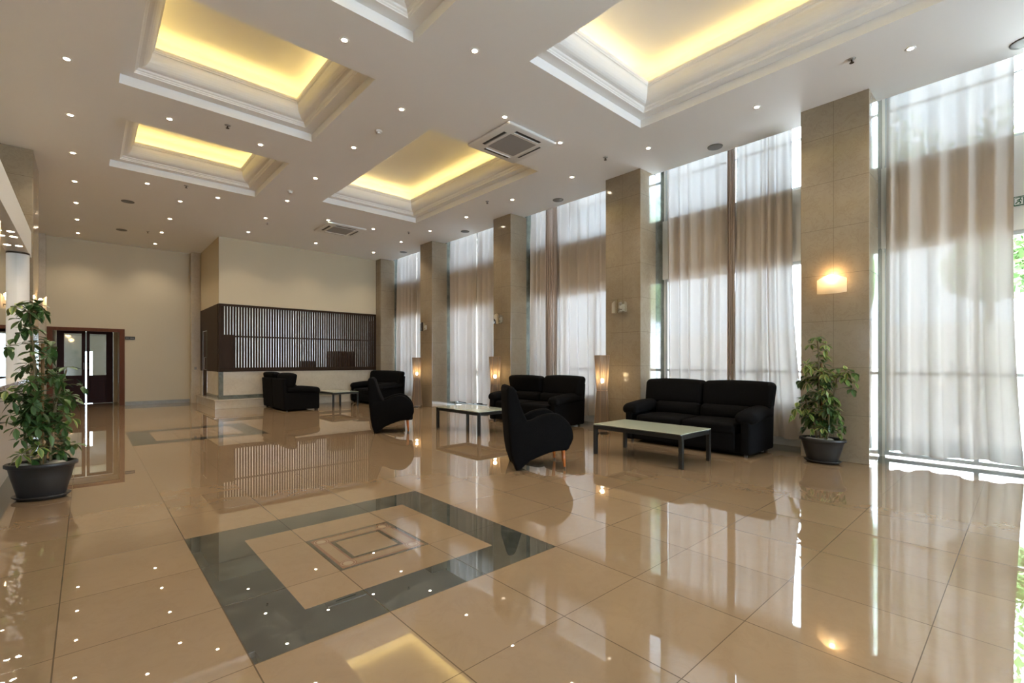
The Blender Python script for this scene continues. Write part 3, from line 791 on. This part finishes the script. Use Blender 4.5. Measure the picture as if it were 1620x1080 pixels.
# ------------------------------------------------------------------ sofas
def make_sofa(seats, label, D=.85, W=1.86, headtilt=(0, 0)):
    """front faces -x, back at x=+D, width along y from -W/2 to W/2"""
    t = thing('sofa', label, 'sofa', (0, 0, 0), 0, 'black two-seat sofas')
    fab = M['fabric']; aw = .20; iw = W-2*aw
    def wob(k): return lambda u, v, w, p: (p.x+.004*math.sin(9*v+k), p.y, p.z+.004*math.sin(7*u+5*v+k))
    MB().rbox((.42, 0, .16), (D-.16, W-.06, .25), .025, fn=None).build('base', fab, t, smooth=True)
    for s in (-1, 1):
        MB().rbox((D/2, s*(W/2-.07), .255), (D-.02, .12, .44), .03).build('arm_panel', fab, t, smooth=True)
        def arm(u, v, w, p, s=s):
            k = (1-u)/2   # 1 at the front
            z = p.z*(1+.10*(1-abs(u)))-.055*k*k+.015*(1-v*v)
            y = p.y*(1+.16*k)+s*.028*k
            return (p.x, y, z+.02)
        MB().rbox((.40, s*(W/2-.105), .515), (.80, .235, .155), .072, fn=arm).build('arm_cushion', fab, t, smooth=True)
    ns = 2
    w1 = iw/ns
    for k in range(ns):
        yc = -iw/2+w1*(k+.5)
        def seat(u, v, w, p): return (p.x-.02*(1-w)*.0, p.y, p.z+(.018*(1-u*u)*(1-v*v) if w > 0 else 0)-.012*(1-u)*.5)
        MB().rbox((.32, yc, .355), (.64, w1-.006, .15), .045, fn=seat).build('seat_cushion', fab, t, smooth=True)
    MB().rbox((.035, 0, .20), (.05, iw-.01, .27), .02).build('front_panel', fab, t, smooth=True)
    nb = seats; w2 = (W-.02)/nb
    for k in range(nb):
        yc = -(W-.02)/2+w2*(k+.5); tl = headtilt[k % 2]
        inw = (iw)/nb; yci = -iw/2+inw*(k+.5)
        def lum(u, v, w, p):
            return (p.x+.10*(p.z+.15)+(-.035*(1-v*v)*(1-w*w) if u < 0 else 0), p.y, p.z)
        MB().rbox((.60, yci, .50), (.17, inw-.01, .22), .07, fn=lum).build('lumbar_cushion', fab, t, smooth=True)
        wt = (W+.07)/nb; yct = -(W+.07)/2+wt*(k+.5)
        def head(u, v, w, p, tl=tl):
            x = p.x+.20*(p.z+.05)*(1-tl)-(.10*tl*(w+1)/2)
            x += (-.02*(1-v*v)*(1-w*w) if u < 0 else 0)
            return (x, p.y*(1+.02*w), p.z*(1-.1*tl)-.012*(abs(v)**4)*(w > 0)+.012*math.cos(v*1.4)*(w > 0))
        c_ = MB().rbox((.715, yct, .752), (.21, wt-.006, .38), .07, fn=head)
        c_.build('back_cushion', fab, t, smooth=True)
    def bk(u, v, w, p): return (p.x+.05*(w+1)/2*.8, p.y, p.z)
    for k in range(2):
        wb = (W-.03)/2; yc = -(W-.03)/2+wb*(k+.5)
        MB().rbox((D-.045, yc, .42), (.085, wb-.006, .76), .02, fn=bk).build('back_panel', fab, t, smooth=True)
    for sx in (.09, D-.08):
        for sy in (-1, 1): MB().lathe([(.022, 0), (.025, .05)], sx, sy*(W/2-.09), 12).build('foot', M['black'], t)
    return t
def place(t, x, y, rz, label=None, group=None):
    t.location = (x, y, 0); t.rotation_euler = (0, 0, rz)
    if label: t['label'] = label
s1 = make_sofa(2, 'nearest black fabric sofa, right of the row, behind the glass table', W=1.86)
place(s1, 6.15, 3.27, 0)
s2 = make_sofa(2, 'black sofa with one headrest folded forward, between two lit floor lamps', W=1.86, headtilt=(.0, .75))
place(s2, 6.18, 6.60, 0)
s3 = make_sofa(1, 'black sofa with a single broad backrest beside the farthest floor lamp', W=1.78)
place(s3, 5.93, 12.95, 0)
s4 = copy_tree(s2)
place(s4, 4.40, 13.02, PI, 'black sofa seen from behind, its two back panels toward the reception step')

# ------------------------------------------------------------------ armchairs
def make_armchair(label):
    """profile in x (forward) and z; width along y"""
    t = thing('armchair', label, 'armchair', (0, 0, 0), 0, 'black curved armchairs with orange legs')
    W = .62; aw = .10; fab = M['fabric2']
    arm = [(0, 0), (.055, .018), (.10, .060), (.155, .103), (.255, .148), (.355, .186), (.435, .208), (.555, .216), (.575, .212),
           (.605, .245), (.635, .30), (.655, .348), (.652, .42), (.640, .46), (.612, .518), (.575, .562), (.535, .598), (.495, .622), (.455, .635), (.415, .638),
           (.385, .636), (.34, .628), (.295, .618), (.25, .602), (.215, .583), (.175, .566), (.135, .558), (.09, .55), (-.02, .55), (-.075, .40), (-.065, .25), (-.04, .12), (-.01, .02)]
    def slab(prof, y0, y1, r=.022):
        mb = MB(); n = len(prof)
        cx = sum(p[0] for p in prof)/n; cz = sum(p[1] for p in prof)/n
        # inward offset for rounded shoulders
        def off(k, d):
            a, b_, c_ = prof[k-1], prof[k], prof[(k+1) % n]
            tx, tz = c_[0]-a[0], c_[1]-a[1]; L = math.hypot(tx, tz) or 1
            return (b_[0]-tz/L*d, b_[1]+tx/L*d)
        rings = []
        for q in (0, .35, .75, 1):
            d = r*(1-math.sin(q*PI/2)); yy = y0+r*(1-math.cos(q*PI/2)); rings.append((d, yy))
        rings += [(d, y1-(yy-y0)) for d, yy in rings[::-1]]
        vs = []
        for d, yy in rings:
            for k in range(n):
                x, z = off(k, d); vs.append((x, yy, z))
        fs = [(i*n+k, i*n+(k+1) % n, (i+1)*n+(k+1) % n, (i+1)*n+k) for i in range(len(rings)-1) for k in range(n)]
        fs.append(tuple(range(n))[::-1]); fs.append(tuple((len(rings)-1)*n+k for k in range(n)))
        return mb.add(vs, fs)
    def dens(p, m_=3):
        out = []
        for k in range(len(p)):
            a, b_ = p[k], p[(k+1) % len(p)]
            for j in range(m_): out.append((a[0]+(b_[0]-a[0])*j/m_, a[1]+(b_[1]-a[1])*j/m_))
        return out
    for s in (-1, 1):
        y0, y1 = (W/2-aw, W/2) if s > 0 else (-W/2, -W/2+aw)
        slab(arm, y0, y1).build('arm', fab, t, smooth=True)
    back = [(0.005, .012), (.05, .05), (.10, .12), (.19, .30), (.19, .42), (.125, .56), (.095, .62), (.055, .72), (.015, .85), (-.005, .905), (-.03, .935), (-.065, .945), (-.095, .935), (-.11, .90), (-.108, .80), (-.10, .62), (-.085, .42), (-.07, .25), (-.045, .12)]
    mb = slab(dens(back, 2), -W/2+.004, W/2-.004, .03); mb.build('backrest', fab, t, smooth=True)
    def seat(u, v, w, p): return (p.x, p.y, p.z+(.02*(1-v*v)*(1-u*u) if w > 0 else 0)+.015*u)
    MB().rbox((.37, 0, .355), (.50, W-2*aw+.01, .17), .05, fn=seat).build('seat_cushion', fab, t, smooth=True)
    MB().rbox((.60, 0, .29), (.07, W-2*aw+.02, .17), .03).build('front_rail', fab, t, smooth=True)
    for s in (-1, 1):
        lg = MB().tube([(.545, s*(W/2-.06), .225), (.552, s*(W/2-.055), .12), (.560, s*(W/2-.05), .022)], [.024, .020, .013], 12).build('leg', M['orange_wood'], t, smooth=True)
        MB().lathe([(.011, 0), (.014, .004), (.014, .024)], .561, s*(W/2-.05), 12).build('foot_cap', M['bronze'], lg)
    return t
def armchair_at(t, px, py, ang):
    # px,py: ground point of the rear tip on the side toward the camera (local y = -W/2)
    t.rotation_euler = (0, 0, ang)
    off = Matrix.Rotation(ang, 3, 'Z') @ Vector((0, -.31, 0))
    t.location = (px-off.x, py-off.y, 0)
a1 = make_armchair('nearest black curved armchair in front of the sofas, facing right')
armchair_at(a1, 3.545, 3.83, math.atan2(-.33, .48))
a2 = copy_tree(a1); a2['label'] = 'farther black curved armchair, left of middle glass table'
armchair_at(a2, 3.60, 7.42, math.atan2(-.275, .484))

# ------------------------------------------------------------------ coffee tables
def make_table(label):
    t = thing('coffee_table', label, 'coffee table', (0, 0, 0), 0, 'glass topped coffee tables')
    w, l, h = .72, 1.25, .40; q = .045
    for sx in (-1, 1):
        for sy in (-1, 1):
            x, y = sx*(w/2-q/2), sy*(l/2-q/2)
            bevel(MB().box(x-q/2, x+q/2, y-q/2, y+q/2, 0, h-.018).build('leg', M['metal_dark'], t), .002)
    mb = MB(); e = .0005
    for sy in (-1, 1): mb.box(-w/2+q+e, w/2-q-e, sy*(l/2-q/2)-q/2, sy*(l/2-q/2)+q/2, h-.065, h-.018)
    for sx in (-1, 1): mb.box(sx*(w/2-q/2)-q/2, sx*(w/2-q/2)+q/2, -l/2+q+e, l/2-q-e, h-.065, h-.018)
    bevel(mb.build('frame', M['metal_dark'], t), .002)
    mb = MB()
    for sx in (-1, 1):
        for sy in (-1, 1): mb.lathe([(.012, h-.018), (.012, h-.010)], sx*(w/2-.03), sy*(l/2-.03), 10)
    mb.build('glass_pads', M['metal'], t)
    bevel(MB().box(-w/2, w/2, -l/2, l/2, h-.010, h).build('table_top', M['tableglass'], t), .003)
    return t
t1 = make_table('nearest glass topped coffee table before the nearest sofa'); t1.location = (5.33, 3.25, 0)
t2 = copy_tree(t1); t2['label'] = 'middle glass topped coffee table between the two curved armchairs'; t2.location = (5.09, 6.645, 0)
t3 = copy_tree(t1); t3['label'] = 'farthest coffee table, before the reception step'; t3.location = (5.22, 13.08, 0)

# ------------------------------------------------------------------ floor lamps
def make_lamp(label):
    t = thing('floor_lamp', label, 'floor lamp', (0, 0, 0), 0, 'hourglass floor lamps beside the pillars')
    H_, zw = 1.325, .73
    r0, rw, r1 = .138, .086, .124
    def ribbed(za, zb, ra, rb, n=44, a=.0035):
        mb = MB(); rows_ = 8; vs = []; N = n*2
        for j in range(rows_+1):
            q = j/rows_; r = ra+(rb-ra)*q; z = za+(zb-za)*q
            for k in range(N): 
                rr = r+(a if k % 2 else -a); an = 2*PI*k/N; vs.append((rr*math.cos(an), rr*math.sin(an), z))
        fs = [(j*N+k, j*N+(k+1) % N, (j+1)*N+(k+1) % N, (j+1)*N+k) for j in range(rows_) for k in range(N)]
        return mb.add(vs, fs)
    ribbed(zw+.006, H_, rw, r1).build('shade', M['lampshade'], t)
    ribbed(.045, zw-.006, r0, rw).build('skirt', M['lampskirt'], t)
    for k in range(6):
        an = 2*PI*(k+.35)/6; c_, s_ = math.cos(an), math.sin(an)
        MB().tube([((r1+.005)*c_, (r1+.005)*s_, H_), ((rw+.005)*c_, (rw+.005)*s_, zw), ((r0+.005)*c_, (r0+.005)*s_, .0)], .0055, 6).build('wood_rib', M['lampwood'], t)
    def ring(r, z, th): return MB().lathe([(r-th, z-th), (r+th, z-th), (r+th, z+th), (r-th, z+th), (r-th, z-th)], cap=False, seg=32)
    ring(rw, zw, .005).build('waist_ring', M['lampwood'], t); ring(r1, H_, .003).build('top_ring', M['lampwood'], t)
    MB().tube([(0, 0, .02), (0, 0, .80)], .007, 8).build('pole', M['metal'], t)
    MB().tube([(0, 0, .80), (0, 0, .855)], .017, 12).build('socket', M['bronze'], t)
    MB().ball((0, 0, .895), .034, .034, .042).build('bulb', M['bulb'], t, smooth=True)
    MB().lathe([(.115, 0), (.115, .012), (.02, .018), (.0005, .02)], seg=28).build('base', M['bronze'], t, smooth=False)
    li = bpy.data.lights.new('floor_lamp_glow', 'POINT'); li.energy = 2.4; li.color = (1, .74, .38); li.shadow_soft_size = .04
    lo = bpy.data.objects.new('floor_lamp_glow', li); C.objects.link(lo); lo.parent = t; lo.location = (0, 0, .985)
    return t
l1 = make_lamp('slim hourglass floor lamp nearest the camera, left of the nearest sofa'); l1.location = (6.50, 4.88, 0)
l2 = copy_tree(l1); l2['label'] = 'hourglass floor lamp partly hidden behind the middle sofa'; l2.location = (6.60, 7.82, 0)
l3 = copy_tree(l1); l3['label'] = 'farthest hourglass floor lamp beside the fourth window pillar'; l3.location = (6.58, 11.05, 0)

# ------------------------------------------------------------------ plants
def make_plant(label, seed, H_, rimw, rimd, rimz, clusters, varieg, lean, spreadx, clampy=None):
    rnd = random.Random(seed)
    t = thing('potted_schefflera', label, 'plant', (0, 0, 0), 0, 'potted umbrella plants')
    k = rimw/2; e = rimd/rimw
    b0 = k*.66
    pot = [(b0*.98, .030), (b0, .034), (k*.83, rimz*.62), (k*.90, rimz-.045), (k*.93, rimz-.04), (k*1.0, rimz-.030), (k*1.0, rimz-.006), (k*.97, rimz), (k*.88, rimz), (k*.86, rimz-.03), (k*.80, rimz-.06)]
    MB().lathe(pot, seg=44, sy=e, cap=False).build('pot', M['pot'], t, smooth=True)
    MB().lathe([(k*.45, 0), (k*.66, .004), (k*.80, .030), (k*.80, .038), (k*.74, .034), (k*.6, .028), (.0005, .028)], seg=44, sy=e).build('saucer', M['pot'], t, smooth=True)
    MB().lathe([(.0005, rimz-.035), (k*.84, rimz-.040)], seg=30, sy=e, cap=False).build('soil', M['soil'], t)
    for q in range(16):
        an = rnd.uniform(0, 6.28); rr = k*rnd.uniform(.15, .68)
        s_ = rnd.uniform(.028, .055) if q < 5 else rnd.uniform(.018, .034)
        MB().ball((rr*math.cos(an), rr*e*math.sin(an), rimz-.025), s_*1.3, s_, s_*.6, 10, 6).build('pebble', M['pebble'], t, smooth=True)
    # stems
    tips = []
    stems = []
    for q, (hh, ang, off) in enumerate(((H_-.02, lean, .02), (H_*.74, lean+2.2, .05), (H_*.66, lean+4.1, .05), (H_*.52, lean+1.2, .07), (H_*.5, lean+5.2, .07))):
        pts = []
        n = 9
        for j in range(n+1):
            s_ = j/n
            r = off+.10*s_**1.6*(1 if q else .9)
            pts.append((r*math.cos(ang)+.012*math.sin(5*s_+q), r*math.sin(ang)+.012*math.cos(4*s_+q), rimz-.05+(hh-rimz+.05)*s_))
        stems.append(pts)
        MB().tube(pts, [.011*(1-.45*j/n) for j in range(n+1)], 7).build('stem', M['stem'], t, smooth=True)
    MB().tube([(.0, 0, rimz-.06), (.006, .004, H_*.80)], .012, 8).build('support_stake', M['stake'], t)
    fol = MB(); fol.tone = []
    pet = MB()
    def leaflet(base, d, L, wd, droop, tone0, vg):
        d = Vector(d).normalized(); up = Vector((0, 0, 1)); side = d.cross(up)
        if side.length < .1: side = Vector((1, 0, 0))
        side.normalize(); nrm = side.cross(d)
        N = 5; prof = [.10, .62, 1.0, .96, .62, .08]
        vs = []; tn = []
        for j in range(N+1):
            s_ = j/N; c_ = Vector(base)+d*(L*s_)-up*(droop*L*s_*s_)
            w_ = wd*prof[j]
            vs += [tuple(c_-side*w_+nrm*w_*.30), tuple(c_), tuple(c_+side*w_+nrm*w_*.30)]
            tn += [min(1, tone0+vg), tone0, min(1, tone0+vg)]
        fs = []
        for j in range(N):
            a = j*3; fs += [(a, a+1, a+4, a+3), (a+1, a+2, a+5, a+4)]
        fol.add(vs, fs); fol.tone += tn
    def cluster(P, Q, big, tone0, vg):
        """petiole from P to Q, leaflets round Q"""
        P, Q = Vector(P), Vector(Q); mid = (P+Q)/2+Vector((0, 0, .02)); pet.tube([tuple(P), tuple(mid), tuple(Q)], .0022, 5)
        ax = (Q-P).normalized(); ax = (ax*1.1+Vector((rnd.uniform(-.4, .4), rnd.uniform(-.4, .4), .55))).normalized()
        u = ax.cross(Vector((0, 0, 1)))
        if u.length < .05: u = Vector((1, 0, 0))
        u.normalize(); v = ax.cross(u); nl = rnd.choice((6, 7, 7, 8)); a0 = rnd.uniform(0, 6.28)
        for q in range(nl):
            a = a0+2*PI*q/nl+rnd.uniform(-.15, .15)
            d = u*math.cos(a)+v*math.sin(a)-ax*rnd.uniform(.0, .35)
            d = d.normalized(); L = big*rnd.uniform(.8, 1.12); b_ = Q+d*.012
            leaflet(tuple(b_), d, L, L*.245, rnd.uniform(.05, .35), tone0+rnd.uniform(-.06, .08), vg)
    for q in range(clusters):
        wts = [2.6, 1.1, 1.0, .8, .8]
        st = rnd.choices(stems, wts)[0]
        s_ = rnd.uniform(.12, 1.0) if st is not stems[0] else rnd.uniform(.2, 1.0)
        j = s_*(len(st)-1); a = int(min(j, len(st)-2)); f = j-a
        P = Vector(st[a]).lerp(Vector(st[a+1]), f)
        zrel = (P.z-rimz)/(H_-rimz)
        an = rnd.uniform(0, 2*PI); rr = rnd.uniform(.07, .19)*(1.0 if zrel < .75 else .62)*spreadx
        Q = P+Vector((rr*math.cos(an), rr*math.sin(an), rnd.uniform(-.02, .07)))
        if Q.z < rimz+.04: Q.z = rimz+.04
        isv = rnd.random() < varieg*(1.7 if zrel > .6 else .7)
        if clampy is not None and Q.y < clampy: Q.y = clampy+.25*(clampy-Q.y)
        cluster(P, Q, rnd.uniform(.070, .102), rnd.uniform(.15, .55) if not isv else .55, .05 if not isv else .45)
    for pts in stems:
        P = pts[-1]; cluster(P, Vector(P)+Vector((0, 0, .03)), .10, .42, .3 if varieg > .2 else .08)
    fol.build('foliage', M['leaf'], t); pet.build('petioles', M['stem'], t)['kind'] = 'stuff'
    return t
pr = make_plant('variegated umbrella plant in a charcoal pot before the nearest window pillar', 21, 1.50, .49, .36, .30, 108, .42, 1.2, 1.05, clampy=-.06)
pr.location = (6.60, 1.68, 0); pr.rotation_euler = (0, 0, PI/2)
pl = make_plant('tall green umbrella plant in a wide charcoal pot at the left edge', 5, 1.73, .50, .36, .325, 118, .10, 2.6, .98)
pl.location = (-.295, 5.95, 0); pl.rotation_euler = (0, 0, -.35)

# ------------------------------------------------------------------ outside
struct(MB().box(7.75, 60, -40, 45, -.25, -.05).build('ground_paving', M['paving']), 'pale paving outside the windows', 'ground')
struct(MB().box(8.6, 12.3, -3.6, -.2, -.055, -.015).build('ground_grass_strip', M['grass']), 'grass strip right outside the right window', 'ground')
struct(MB().box(13.0, 13.3, -2.2, 30, -.05, 2.0).build('wall_garden', M['outwall']), 'white garden wall outside', 'garden wall')
def tree(x, y, h, r, seed, label):
    rnd = random.Random(seed); t = thing('garden_tree', label, 'tree', (x, y, -.03), 0, 'trees outside the windows')
    MB().tube([(0, 0, 0), (.06, .03, h*.35), (0, 0, h*.65)], [.14, .10, .06], 8).build('trunk', M['bark'], t)
    mb = MB()
    for k in range(1500):
        while True:
            p = Vector((rnd.uniform(-1, 1), rnd.uniform(-1, 1), rnd.uniform(-1, 1)))
            if .3 < p.length < 1: break
        c_ = Vector((p.x*r, p.y*r, h-r*.9+p.z*r*.9)); a = Vector((rnd.uniform(-1, 1), rnd.uniform(-1, 1), rnd.uniform(-1, 1))).normalized()*.11
        b_ = a.cross(Vector((rnd.uniform(-1, 1), rnd.uniform(-1, 1), 1))).normalized()*.06
        mb.quad(c_-a, c_-b_, c_+a, c_+b_)
    mb.build('crown', M['tree_leaf'], t)
tree(15.6, -.7, 7.4, 2.0, 3, 'leafy tree outside the window at the right edge')
tree(19.0, 3.4, 9.0, 2.0, 4, 'leafy tree seen in the slit beside the nearest pillar')
tree(16.5, -5.2, 6.0, 2.0, 6, 'tree outside, beyond the right edge of the picture')
tree(14.3, .55, 4.0, .8, 8, 'low green shrub outside the right edge window')
def patio_chair(x, y, rz, label):
    t = thing('patio_chair', label, 'chair', (x, y, -.05), rz, 'grey chairs outside the window')
    for s in (-1, 1):
        MB().tube([(-.22, s*.24, 0), (-.20, s*.24, .42), (-.26, s*.24, .88)], .014).build('rear_leg', M['metal'], t)
        MB().tube([(.22, s*.24, 0), (.20, s*.24, .62), (-.22, s*.24, .64)], .014).build('front_leg', M['metal'], t)
    MB().box(-.21, .22, -.23, .23, .41, .44).build('seat', M['grille'], t)
    MB().box(-.255, -.235, -.22, .22, .50, .86).build('backrest', M['grille'], t)
patio_chair(9.5, 2.72, 1.2, 'grey chair on the terrace seen through the gap by the right plant')
patio_chair(10.6, 3.35, -1.2, 'grey terrace chair farther out behind the gap by right plant')

struct(MB().box(-1.6, 7.9, YN-.2, 20.8, 5.25, 5.40).build('ceiling_roof_slab', M['white_paint']), 'roof slab above the hall ceiling', 'roof')
sun = bpy.data.lights.new('sun', 'SUN'); sun.energy = 26; sun.angle = .02; sun.color = (1, .97, .92)
so = bpy.data.objects.new('sun', sun); C.objects.link(so); so.location = (0, 0, 12)
so.rotation_euler = Vector((-.36, .12, .93)).to_track_quat('Z', 'Y').to_euler()

# ------------------------------------------------------------------ world, camera, look
w = bpy.data.worlds.new('World'); bpy.context.scene.world = w; w.use_nodes = True
nt = w.node_tree; nt.nodes.clear()
bg = nt.nodes.new('ShaderNodeBackground'); ow = nt.nodes.new('ShaderNodeOutputWorld')
bg.inputs[0].default_value = (.66, .83, 1.0, 1); bg.inputs[1].default_value = 10.5
nt.links.new(bg.outputs[0], ow.inputs[0])
# portals: tell the renderer where daylight enters
for (y0, y1), s in zip(bays, sills):
    for z0, z1 in ((3.7, 4.7), (max(s, .02), 2.67)):
        li = bpy.data.lights.new('window_portal', 'AREA'); li.shape = 'RECTANGLE'; li.size = z1-z0; li.size_y = y1-y0; li.cycles.is_portal = True
        lo = bpy.data.objects.new('window_portal', li); C.objects.link(lo); lo.location = (XG+.16, (y0+y1)/2, (z0+z1)/2); lo.rotation_euler = (0, PI/2, 0)

cam = bpy.data.cameras.new('camera'); co = bpy.data.objects.new('camera', cam); C.objects.link(co)
co.location = (0, 0, 1.2235); co.rotation_euler = (PI/2, 0, -math.atan(673.5/742))
cam.sensor_width = 36; cam.lens = 742/1620*36; cam.shift_y = 31.5/1620; cam.clip_start = .02; cam.clip_end = 300
sc = bpy.context.scene; sc.camera = co
sc.view_settings.view_transform = 'Standard'; sc.view_settings.look = 'None'; sc.view_settings.gamma = 1; sc.view_settings.use_curve_mapping = False
sc.view_settings.exposure = 1.05
sc.cycles.denoising_input_passes = 'RGB_ALBEDO_NORMAL'; sc.cycles.max_bounces = 10; sc.cycles.diffuse_bounces = 5; sc.cycles.glossy_bounces = 4; sc.cycles.transparent_max_bounces = 12
sc.cycles.sample_clamp_indirect = 6; sc.cycles.caustics_reflective = False; sc.cycles.caustics_refractive = False
